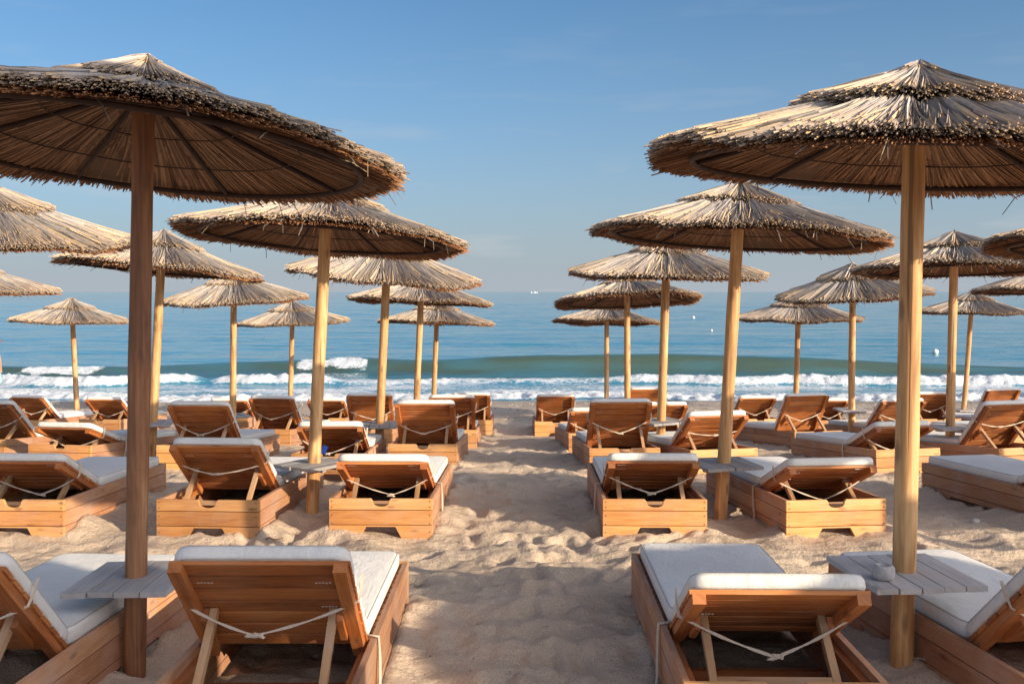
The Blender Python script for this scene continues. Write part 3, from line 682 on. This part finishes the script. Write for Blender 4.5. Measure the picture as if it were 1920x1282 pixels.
def strap_mesh(a, seed, tie):
    rs = random.Random(seed); bm = bmesh.new(); Rm = back_rot(a); o = Vector((0, PIV, PZ))
    s0 = .40+rs.uniform(-.05, .03); sag = .17+rs.uniform(-.03, .04)-(.10 if rs.random() < .15 else 0)
    cx = rs.uniform(-.06, .06)
    def pt(x, s, nn): return o+Rm @ Vector((x, s, nn))
    A = pt(-.345, s0+.01, -.02); B = pt(.345, s0+.02, -.02); C = pt(cx, s0, -.052); C.z -= sag*.62; C.y = min(C.y, pt(0, s0-sag*.9, -.055).y)
    wd = rs.uniform(.010, .017)
    def rib(P, w_=wd, t=.003):
        prev = None
        for i, p in enumerate(P):
            dd = (P[min(i+1, len(P)-1)]-P[max(i-1, 0)]).normalized(); nn = Vector((0, -1, .2)).normalized(); u = dd.cross(nn).normalized(); v = u.cross(dd)
            ww = w_*(.75+.25*math.sin(i*1.7+seed))
            r = [bm.verts.new(p+u*ww/2+v*t), bm.verts.new(p-u*ww/2+v*t), bm.verts.new(p-u*ww/2-v*t), bm.verts.new(p+u*ww/2-v*t)]
            if prev:
                for k in range(4): bm.faces.new((prev[k], prev[(k+1) % 4], r[(k+1) % 4], r[k]))
            else: bm.faces.new(r[::-1])
            prev = r
        bm.faces.new(prev)
    def seg(P, Q, n=9, dip=.012): return [P.lerp(Q, k/n)+Vector((0, 0, -dip*math.sin(math.pi*k/n))) for k in range(n+1)]
    rib([pt(-.352, s0+.03, .085)]+[pt(-.352, s0+.02, .03)]+seg(A, C)); rib([pt(.352, s0+.04, .085)]+[pt(.352, s0+.03, .03)]+seg(B, C))
    # knot
    for k in range(3):
        m_ = Matrix.Translation(C+Vector((rs.uniform(-.02, .02), 0, rs.uniform(-.006, .006)))) @ Matrix.Rotation(rs.uniform(-.5, .5), 4, 'Y') @ Matrix.Diagonal((.03, .010, .009, 1))
        bmesh.ops.create_icosphere(bm, subdivisions=1, radius=1, matrix=m_)
    return finish(bm, 'strap', M_strap, False)
def tie_mesh(seed, side):
    rs = random.Random(seed); bm = bmesh.new(); x = side*(W/2+.006)
    P = [Vector((side*(W/2-.05), PIV+.02, .30)), Vector((x, PIV+.01, H+.004)), Vector((x+side*.006, PIV, .2)), Vector((x+side*.012, PIV-.05, .09)), Vector((x+side*.03, PIV-.09, .0))]
    for k in range(2): tube(bm, [p+Vector((0, .02*k*i/3, 0)) for i, p in enumerate(P[:5-k])], .006, 5)
    return finish(bm, 'tie', M_strap, True)
def rounded_box(bm, sx, sy, sz, r=.045, e=.022, puff=.012, nx=14, ny=22):
    """cushion: rounded plan corners, rounded edges, slightly puffed top; centred in x, y from 0 to sy, z from 0 to sz"""
    def inset(u, v):       # u, v in [-1,1] -> rounded rectangle
        x = u*sx/2; y = v*sy/2; ax = abs(x)-(sx/2-r); ay = abs(y)-(sy/2-r)
        if ax > 0 and ay > 0:
            dd = max(ax, ay)/max(1e-6, math.hypot(ax, ay)); x = math.copysign(sx/2-r+ax*dd, x); y = math.copysign(sy/2-r+ay*dd, y)
        return x, y
    lay = []
    us = [-1+2*i/nx for i in range(nx+1)]; vs_ = [-1+2*j/ny for j in range(ny+1)]
    top = [[None]*(nx+1) for _ in vs_]; bot = [[None]*(nx+1) for _ in vs_]
    sc = 1-2*e/sx, 1-2*e/sy
    for j, v in enumerate(vs_):
        for i, u in enumerate(us):
            x, y = inset(u, v); pf = puff*(1-u**4)*(1-v**4)
            top[j][i] = bm.verts.new((x*sc[0], y*sc[1]+sy/2, sz+pf)); bot[j][i] = bm.verts.new((x*sc[0], y*sc[1]+sy/2, 0))
    for j in range(ny):
        for i in range(nx):
            bm.faces.new((top[j][i], top[j][i+1], top[j+1][i+1], top[j+1][i])); bm.faces.new((bot[j][i], bot[j+1][i], bot[j+1][i+1], bot[j][i+1]))
    per = [(0, i) for i in range(nx)]+[(j, nx) for j in range(ny)]+[(ny, i) for i in range(nx, 0, -1)]+[(j, 0) for j in range(ny, 0, -1)]
    K = 5; rings = [[top[j][i] for j, i in per]]
    for k in range(1, 2*K):
        a = math.pi*k/(2*K); o = e*math.sin(a); 
        z = sz-e*(1-math.cos(a)) if a <= math.pi/2 else e*(1+math.cos(a))
        row = []
        for j, i in per:
            x, y = inset(us[i], vs_[j]); fx = (1-2*(e-o)/sx); fy = (1-2*(e-o)/sy)
            row.append(bm.verts.new((x*fx, y*fy+sy/2, z)))
        rings.append(row)
    rings.append([bot[j][i] for j, i in per])
    for a_, b_ in zip(rings[:-1], rings[1:]):
        for k in range(len(per)):
            q = (k+1) % len(per); bm.faces.new((a_[k], b_[k], b_[q], a_[q]))
    return [(x.co.copy()) for x in rings[2]], [(x.co.copy()) for x in rings[-3]]
def cushion_meshes(a, seed):
    bm = bmesh.new(); p1, p2 = rounded_box(bm, .665, L-PIV-.03, .080)
    M = Matrix.Translation((0, PIV+.02, .272)); bm.transform(M); seat = finish(bm, 'seat_cushion', M_cush, True)
    bm = bmesh.new(); tube(bm, [M @ p for p in p1], .0035, 5, True); tube(bm, [M @ p for p in p2], .0035, 5, True); sp = finish(bm, 'piping', M_pipe, True)
    bm = bmesh.new(); q1, q2 = rounded_box(bm, .665, BL+.015, .062, .05, .022, .012, 14, 16)
    Rm = back_rot(a).to_4x4(); M = Matrix.Translation((0, PIV, PZ)) @ Rm @ Matrix.Translation((0, -.01, .019))
    bm.transform(M)
    back = finish(bm, 'back_cushion', M_cush, True)
    bm = bmesh.new(); tube(bm, [M @ p for p in q1], .0035, 5, True); tube(bm, [M @ p for p in q2], .0035, 5, True); bp = finish(bm, 'piping', M_pipe, True)
    return seat, sp, back, bp
ENDR = [end_panel(True, s) for s in (1, 2, 3, 4)]; ENDF = [end_panel(False, s) for s in (5, 6)]; SIDE = [side_panel(s) for s in (7, 8, 9, 10)]; DECK = [deck_mesh(s) for s in (11, 12)]
LAB = {
 '1a': 'lounger cut off at the lower left corner, left of the nearest brown pole', '1b': 'nearest lounger left of the path, dark shaded backrest toward the viewer',
 '1c': 'nearest lounger right of the path with low sunlit backrest', '1d': 'lounger cut off at the lower right corner, behind the table with the stone',
 '2a': 'second-row lounger at the left edge, behind the nearest brown pole', '2b': 'second-row lounger with bright steeper backrest, left of the yellow leaning pole',
 '2c': 'second-row lounger left of the path with shaded low backrest', '2d': 'second-row lounger right of the path with cream cushion end in sun',
 '2e': 'second-row lounger right of the cracked pole, angled left', '2f': 'second-row lounger cut off at the right edge, big cream seat cushion',
 '3a': 'third-row lounger cut off at the left edge, backrest half raised', '3b': 'third-row lounger at far left with nearly flat backrest and bright cushion rim',
 '3c': 'third-row lounger with steep shaded backrest just right of the nearest brown pole', '3d': 'third-row lounger behind the yellow leaning pole, low backrest',
 '3e': 'third-row lounger left of the path with steep slatted backrest', '3f': 'third-row lounger right of the path with steep sunlit backrest and cream top',
 '3g': 'third-row lounger behind the cracked leaning pole, angled left', '3h': 'third-row lounger behind the thick nearest pole, low backrest in sun',
 '3i': 'third-row lounger cut off at the right edge, steep bright orange backrest',
 '4d': 'fourth-row lounger between the two thin poles at left, steep backrest', '4f': 'fourth-row lounger behind the third parasol pole left of the path, tall cream-topped backrest',
 '4g': 'fourth-row lounger mostly hidden behind the steep third-row lounger left of the path', '4j': 'fourth-row lounger peeking out left of the steep sunlit third-row lounger, right of the path',
 '4k': 'fourth-row lounger behind the third parasol pole right of the path', '4n': 'fourth-row lounger with steep bright backrest and seat pointing left, in the open at right',
 '4p': 'fourth-row lounger half hidden by the thick nearest pole', '4s': 'fourth-row lounger behind the steep right-edge one, only its seat cushion showing',
 '5a': 'last-row lounger farthest left by the foam, raised backrest', '5b': 'last-row lounger right of the lone far-left parasol pole',
 '5c': 'last-row lounger peeking between two steep loungers at left', '5e': 'last-row lounger on the shore sand behind the yellow leaning pole',
 '5h': 'last-row lounger at the left end of the path by the shore', '5i': 'last-row lounger at the right end of the path by the shore',
 '5l': 'last-row lounger of which only the top shows against the foam right of the path', '5m': 'last-row dark shaded lounger left of the open steep one at right',
 '5o': 'last-row dark lounger partly behind the open steep one at right', '5q': 'last-row dark shaded lounger right of the thick nearest pole',
 '5r': 'last-row lounger with very steep sunlit backrest at the right edge'}
TIES = {'2c': 1, '2d': -1, '2e': -1, '3b': 1, '3d': 1, '3h': -1, '1b': 1, '1c': -1}
LD = [(k, x, y, h, a-3) for k, x, y, h, a in LD]
LG = 'wooden sun loungers set out in rows facing the sea'
for i, (key, lx, ly, hd, an) in enumerate(LD):
    slope = (gz(ly+1.8)-gz(ly+.1))/1.7
    base = np.mean([gz(ly+.1)+0, sand_z(lx-.37, ly), sand_z(lx+.37, ly)])-.040
    root = empty('sun_lounger', (lx, ly, float(base)), 'wooden '+LAB[key], 'sun lounger', LG, -R(hd), math.atan(slope))
    a = R(an); s = 1000+i*10; yflip = Matrix.Translation((0, L-T, 0))
    link('rear_panel', ENDR[i % 4], root); link('foot_panel', ENDF[i % 2], root, yflip)
    link('side_panel', SIDE[i % 4], root, Matrix.Translation((-W/2+.001, 0, 0))); link('side_panel', SIDE[(i+1) % 4], root, Matrix.Translation((W/2-T-.001, 0, 0)))
    link('deck', DECK[i % 2], root)
    b = link('backrest', backrest_mesh(a, s), root); link('prop_frame', prop_mesh(a, s+1), root); link('strap', strap_mesh(a, s+2, 0), root)
    if ly < 15: link('staple_row', staples_mesh(a, s+5), b)
    seat, sp, back, bp = cushion_meshes(a, s+3)
    se = link('seat_cushion', seat, root); bc = link('back_cushion', back, root)
    if ly < 13: link('piping', sp, se); link('piping', bp, bc)
    if key in TIES: link('tie', tie_mesh(s+4, TIES[key]), root)

# ------------------------------------------------------------------ unseen hut added behind the viewer, shaped to shade the nearest left things
hut = empty('shade_hut', (4.1, -2.45, gz(-3)), 'tall wooden hut added unseen behind the viewer to shade the nearest left loungers', 'hut')
bm = bmesh.new(); HX, HY, HH = 1.0, 2.1, 4.78
for k in range(24):
    z = HH*(k+.5)/24
    for s in (-1, 1): uvbox(bm, (0, s*HY, z), (2*HX, .03, HH/24-.006), 0); uvbox(bm, (s*HX, 0, z), (.03, 2*HY-.04, HH/24-.006), 1)
link('wall', finish(bm, 'wall', M_wood2), hut)
bm = bmesh.new(); uvbox(bm, (0, 0, HH+.06), (2*HX+.15, 2*HY+.15, .10), 1); uvbox(bm, (0, 0, HH-.1), (2*HX-.1, 2*HY-.1, .05), 1)
link('roof', finish(bm, 'roof', M_grey), hut)
bm = bmesh.new(); uvbox(bm, (-.3, HY+.035, 1.0), (.85, .03, 2.0), 2); d_ = link('door', finish(bm, 'door', M_wood), hut)
bm = bmesh.new(); bmesh.ops.create_uvsphere(bm, u_segments=10, v_segments=8, radius=.03, matrix=Matrix.Translation((.02, HY+.08, 1.0))); link('handle', finish(bm, 'handle', M_metal, True), d_)

# ------------------------------------------------------------------ small things
def blob(name, loc, sc, m, label, cat, rz=0, seed=0, rough=.08, group=None, sub=3):
    bm = bmesh.new(); bmesh.ops.create_icosphere(bm, subdivisions=sub, radius=1)
    for v in bm.verts:
        k = 1+rough*math.sin(v.co.x*3+seed)*math.cos(v.co.y*4+seed*2)+rough*.5*math.sin(v.co.z*7+seed)
        v.co = Vector((v.co.x*sc[0], v.co.y*sc[1], v.co.z*sc[2]))*k
    o = link(name, finish(bm, name, m, True)); o.location = loc; o.rotation_euler = (0, 0, rz)
    return tag(o, label, cat, group)
M_stone = plain('pale_stone', (.50, .46, .42), .9, 0, .2, 30); M_buoy = plain('buoy_plastic', (.80, .78, .66), .5, 0, .08)
bpy.context.view_layer.update()
bm = bmesh.new()
for k, (r, z) in enumerate([]): pass
prf = [(0, 0), (.043, 0), (.053, .008), (.056, .03), (.054, .055), (.046, .068), (.034, .071), (.030, .060), (0, .058)]
rings = []
for r_, z_ in prf:
    rings.append([bm.verts.new((max(r_, .0005)*math.cos(k*math.pi/12)*(1+.04*math.sin(k*.9)), max(r_, .0005)*math.sin(k*math.pi/12), z_)) for k in range(24)])
for a_, b_ in zip(rings[:-1], rings[1:]):
    for k in range(24): bm.faces.new((a_[k], a_[(k+1) % 24], b_[(k+1) % 24], b_[k]))
st = link('stone_ashtray', finish(bm, 'stone_ashtray', M_stone, True)); TZ = px(0, 1074, 4.45).z+.014
st.location = (px(1653, 1074, 4.33).x, 4.31, TZ); st.scale = (.86, .86, .9); tag(st, 'round pale stone ashtray on the plank table of the nearest right parasol', 'ashtray')
def buoy(x, y, r, label):
    p = px(x, y, 1); Yd = (EYE-SEA)/((y+r*.2-547)/F); Yd = min(Yd, 900); q = px(x, y, Yd); rad = r*Yd/F
    o = blob('buoy', (q.x, q.y, SEA+rad*.45), (rad, rad, rad), M_buoy, label, 'buoy', rough=0, group='buoys floating off the beach'); return o
buoy(1754, 661, 5.5, 'large pale round buoy floating behind the wave at right')
buoy(1300, 596, 3.0, 'small white buoy farther out near the horizon'); buoy(1334, 620, 2.2, 'smallest white buoy, nearer than the other small one')
# boats on the horizon
M_white = plain('white_hull', (.82, .82, .82), .4, 0, .04)
def boat(xp, Ls, label, hb):
    Yb = 2500; p = px(xp, 548, Yb); k = Ls*Yb/F
    root = empty('motor_boat', (p.x, Yb, SEA), label, 'boat')
    bm = bmesh.new(); sec = []
    for t in (-.5, -.3, 0, .3, .5):
        w_ = .11*(1-max(0, t*2-.1)**2) if t < .5 else .005; h_ = .11+.07*max(0, t)
        sec.append([bm.verts.new(v) for v in ((t*k, -w_*k, h_*k), (t*k*.94, -w_*.6*k, -.02*k), (t*k*.94, w_*.6*k, -.02*k), (t*k, w_*k, h_*k))])
    for a_, b_ in zip(sec[:-1], sec[1:]):
        for q in range(4): bm.faces.new((a_[q], a_[(q+1) % 4], b_[(q+1) % 4], b_[q]))
    bm.faces.new(sec[0]); bm.faces.new(sec[-1][::-1]); link('hull', finish(bm, 'hull', M_white), root)
    bm = bmesh.new(); uvbox(bm, (-.05*k, 0, hb*.5*k+.1*k), (.35*k, .14*k, hb*k)); uvbox(bm, (-.1*k, 0, (hb+.13)*k), (.16*k, .1*k, .08*k)); link('cabin', finish(bm, 'cabin', M_white, False, .02*k), root)
boat(1004, 8.5, 'white motor boat on the horizon, the longer of the two', .14); boat(997, 4.0, 'tiny white boat on the horizon just left of the longer one', .5)
# litter, driftwood, shells
M_twig = plain('twig_bark', (.16, .10, .06), .9); M_paper = plain('paper', (.75, .73, .70), .8, 0, .05); M_blue = plain('blue_plastic', (.015, .05, .28), .4, 0, .1)
M_leaf = plain('dry_leaf', (.17, .06, .035), .9)
def gpt(x, y):
    lo, hi = 3., 26.
    for _ in range(40):
        m_ = (lo+hi)/2; q = px(x, y, m_)
        if q.z > gz(m_): lo = m_
        else: hi = m_
    q = px(x, y, lo); return Vector((q.x, q.y, sand_z(q.x, q.y)))
def twig(x, y, ln, ang, label, r=.006):
    p = gpt(x, y); bm = bmesh.new(); n = 6
    tube(bm, [(ln*(k/n-.5), .02*math.sin(k*1.3), .008*math.sin(k*2.)) for k in range(n+1)], [r*(1-.5*k/n) for k in range(n+1)], 6)
    o = link('twig', finish(bm, 'twig', M_twig, True)); o.location = p+Vector((0, 0, .008)); o.rotation_euler = (0, .05, R(ang)); tag(o, label, 'twig')
twig(425, 1018, .12, 60, 'short dark twig on the lit sand behind the nearest left lounger', .010)
twig(520, 1008, .16, 25, 'thin twig on the lit sand before the second-row box with the tilted backrest', .006)
twig(785, 1100, .10, 12, 'thin dark twig beside the far corner of the nearest lounger left of the path', .003)
twig(1740, 872, .16, -8, 'thin dark twig on sand just right of the thick nearest pole', .007)
def sheet(name, x, y, s, m, label, cat, seed):
    p = gpt(x, y); rs = random.Random(seed); bm = bmesh.new(); n = 5
    g = [[bm.verts.new(((i/n-.5)*s*2, (j/n-.5)*s, .012+.018*s/.06*rs.random())) for i in range(n+1)] for j in range(n+1)]
    for j in range(n):
        for i in range(n): bm.faces.new((g[j][i], g[j][i+1], g[j+1][i+1], g[j+1][i]))
    r_ = bmesh.ops.solidify(bm, geom=list(bm.faces), thickness=.002)
    o = link(name, finish(bm, name, m, True)); o.location = p; o.rotation_euler = (0, 0, rs.uniform(0, 3)); tag(o, label, cat)
sheet('paper_scrap', 1136, 868, .035, M_paper, 'small crumpled white scrap on the shaded path', 'litter', 1)
sheet('paper_scrap', 1727, 1262, .022, M_paper, 'small white scrap at the foot of the nearest right pole', 'litter', 2)
sheet('dry_leaf', 1352, 997, .035, M_leaf, 'dry reddish leaves on the sand between the two second-row boxes at right', 'leaf', 3)
blob('pebble', gpt(1521, 1003)+Vector((0, 0, .012)), (.032, .018, .016), M_leaf, 'dark pebble in front of the angled second-row box at right', 'pebble', .2, 3)
blob('pebble', gpt(1828, 984)+Vector((0, 0, .01)), (.04, .03, .025), M_stone, 'pale stone on shaded sand near the right edge', 'stone', .5, 5)
p = px(608, 845, 9.9); bm = bmesh.new()
for (xx, zz) in ((0, 0),): uvbox(bm, (0, 0, 0), (.05, .02, .085), 2)
o = link('blue_cloth', finish(bm, 'blue_cloth', M_blue, False, .008, 3)); o.location = (p.x, 9.905, p.z+.01); o.rotation_euler = (0, R(18), 0); tag(o, 'blue cloth hanging on the lounger box behind the yellow leaning pole', 'cloth')
# scattered shell and stone bits
rs = np.random.RandomState(5); N = 3500
bx_ = np.concatenate([rs.uniform(-4, 4.5, N), rs.uniform(-12, 12, 3000)]); by_ = np.concatenate([3.2+rs.uniform(0, 1, N)**1.3*10, rs.uniform(20.5, 25.6, 3000)]); n = len(bx_)
s_ = np.concatenate([rs.uniform(.002, .0065, N), rs.uniform(.008, .03, 3000)]); oct_ = np.array([[1, 0, 0], [-1, 0, 0], [0, 1, 0], [0, -1, 0], [0, 0, .6], [0, 0, -.6]])
cen = np.array([[x, y, sand_z(x, y)+.001] for x, y in zip(bx_, by_)])
sq_ = rs.uniform(.6, 1.3, (n, 1, 3)); st_ = rs.uniform(0, 1, n) < .12; sq_[:, :, 0] *= np.where(st_, 6, 1)[:, None]; sq_[:, :, 1] *= np.where(st_, .5, 1)[:, None]; sq_[:, :, 2] *= np.where(st_, .4, 1)[:, None]
ro_ = rs.uniform(0, 3.14, n); oc_ = oct_[None]*s_[:, None, None]*sq_; V = np.stack([oc_[:, :, 0]*np.cos(ro_)[:, None]-oc_[:, :, 1]*np.sin(ro_)[:, None], oc_[:, :, 0]*np.sin(ro_)[:, None]+oc_[:, :, 1]*np.cos(ro_)[:, None], oc_[:, :, 2]], -1)+cen[:, None, :]
cc = np.where(rs.uniform(0, 1, (n, 1)) > .45, np.array([[.66, .60, .52]]), np.array([[.10, .06, .045]]))*rs.uniform(.7, 1.2, (n, 1))
fi = np.array([[0, 2, 4], [2, 1, 4], [1, 3, 4], [3, 0, 4], [2, 0, 5], [1, 2, 5], [3, 1, 5], [0, 3, 5]])
FQ = (np.arange(n)[:, None, None]*6+fi[None]).reshape(-1, 3)
me = from_np('shell_grit', V.reshape(-1, 3), FQ, M_straw, False, None, np.repeat(np.clip(cc, 0, 1), 6, 0))
tag(link('shell_grit', me), 'shell fragments and small pebbles scattered over the sand', 'pebbles', kind='stuff')

# ------------------------------------------------------------------ person at the left edge, by the water
M_skin = plain('skin', (.42, .24, .16), .6, 0, .08); M_dress = plain('pale_teal_cloth', (.30, .46, .46), .8, 0, .08); M_hat = plain('hat_straw', (.17, .12, .11), .8)
PB = Vector((-13.12, 25.0, gz(25)))
per = bpy.data.meshes.new('person'); V = [(0, 0, .92), (0, 0, 1.1), (0, 0, 1.30), (0, 0, 1.42), (0, .01, 1.50), (0, .02, 1.60),
  (.17, 0, 1.36), (.22, .02, 1.10), (.20, .10, .87), (.19, .12, .78), (-.17, 0, 1.36), (-.22, .02, 1.10), (-.20, .10, .87), (-.19, .12, .78),
  (.09, 0, .86), (.10, .02, .48), (.10, -.02, .08), (.10, .13, .03), (-.09, 0, .86), (-.10, -.02, .48), (-.10, -.05, .08), (-.10, .10, .03)]
E = [(0, 1), (1, 2), (2, 3), (3, 4), (4, 5), (2, 6), (6, 7), (7, 8), (8, 9), (2, 10), (10, 11), (11, 12), (12, 13), (0, 14), (14, 15), (15, 16), (16, 17), (0, 18), (18, 19), (19, 20), (20, 21)]
RD = [.14, .12, .13, .055, .075, .085, .05, .04, .03, .035, .05, .04, .03, .035, .085, .058, .038, .035, .085, .058, .038, .035]
per.from_pydata(V, E, []); per.materials.append(M_skin); po = link('person', per); po.location = PB
po.modifiers.new('skin', 'SKIN')
for k, sv in enumerate(per.skin_vertices[0].data): sv.radius = (RD[k], RD[k]); sv.use_root = (k == 0)
sm = po.modifiers.new('sub', 'SUBSURF'); sm.levels = 1; sm.render_levels = 2
tag(po, 'person in a wide hat and pale clothes standing by the water at the left edge', 'person')
bm = bmesh.new(); prf = [(.15, 1.42), (.165, 1.28), (.145, 1.12), (.18, .95), (.225, .70), (.24, .55)]; rings = []
for r_, z_ in prf: rings.append([bm.verts.new((r_*1.1*math.cos(k*math.pi/10)*(1+.03*math.sin(k*3)), r_*.85*math.sin(k*math.pi/10), z_)) for k in range(20)])
for a_, b_ in zip(rings[:-1], rings[1:]):
    for k in range(20): bm.faces.new((a_[k], a_[(k+1) % 20], b_[(k+1) % 20], b_[k]))
link('dress', finish(bm, 'dress', M_dress, True), po)
bm = bmesh.new(); prf = [(.315, 1.58), (.30, 1.60), (.11, 1.63), (.105, 1.71), (.08, 1.74), (.001, 1.75)]; rings = []
for r_, z_ in prf: rings.append([bm.verts.new((r_*math.cos(k*math.pi/12), .02+r_*math.sin(k*math.pi/12), z_)) for k in range(24)])
for a_, b_ in zip(rings[:-1], rings[1:]):
    for k in range(24): bm.faces.new((a_[k], a_[(k+1) % 24], b_[(k+1) % 24], b_[k]))
link('hat', finish(bm, 'hat', M_hat, True), po)
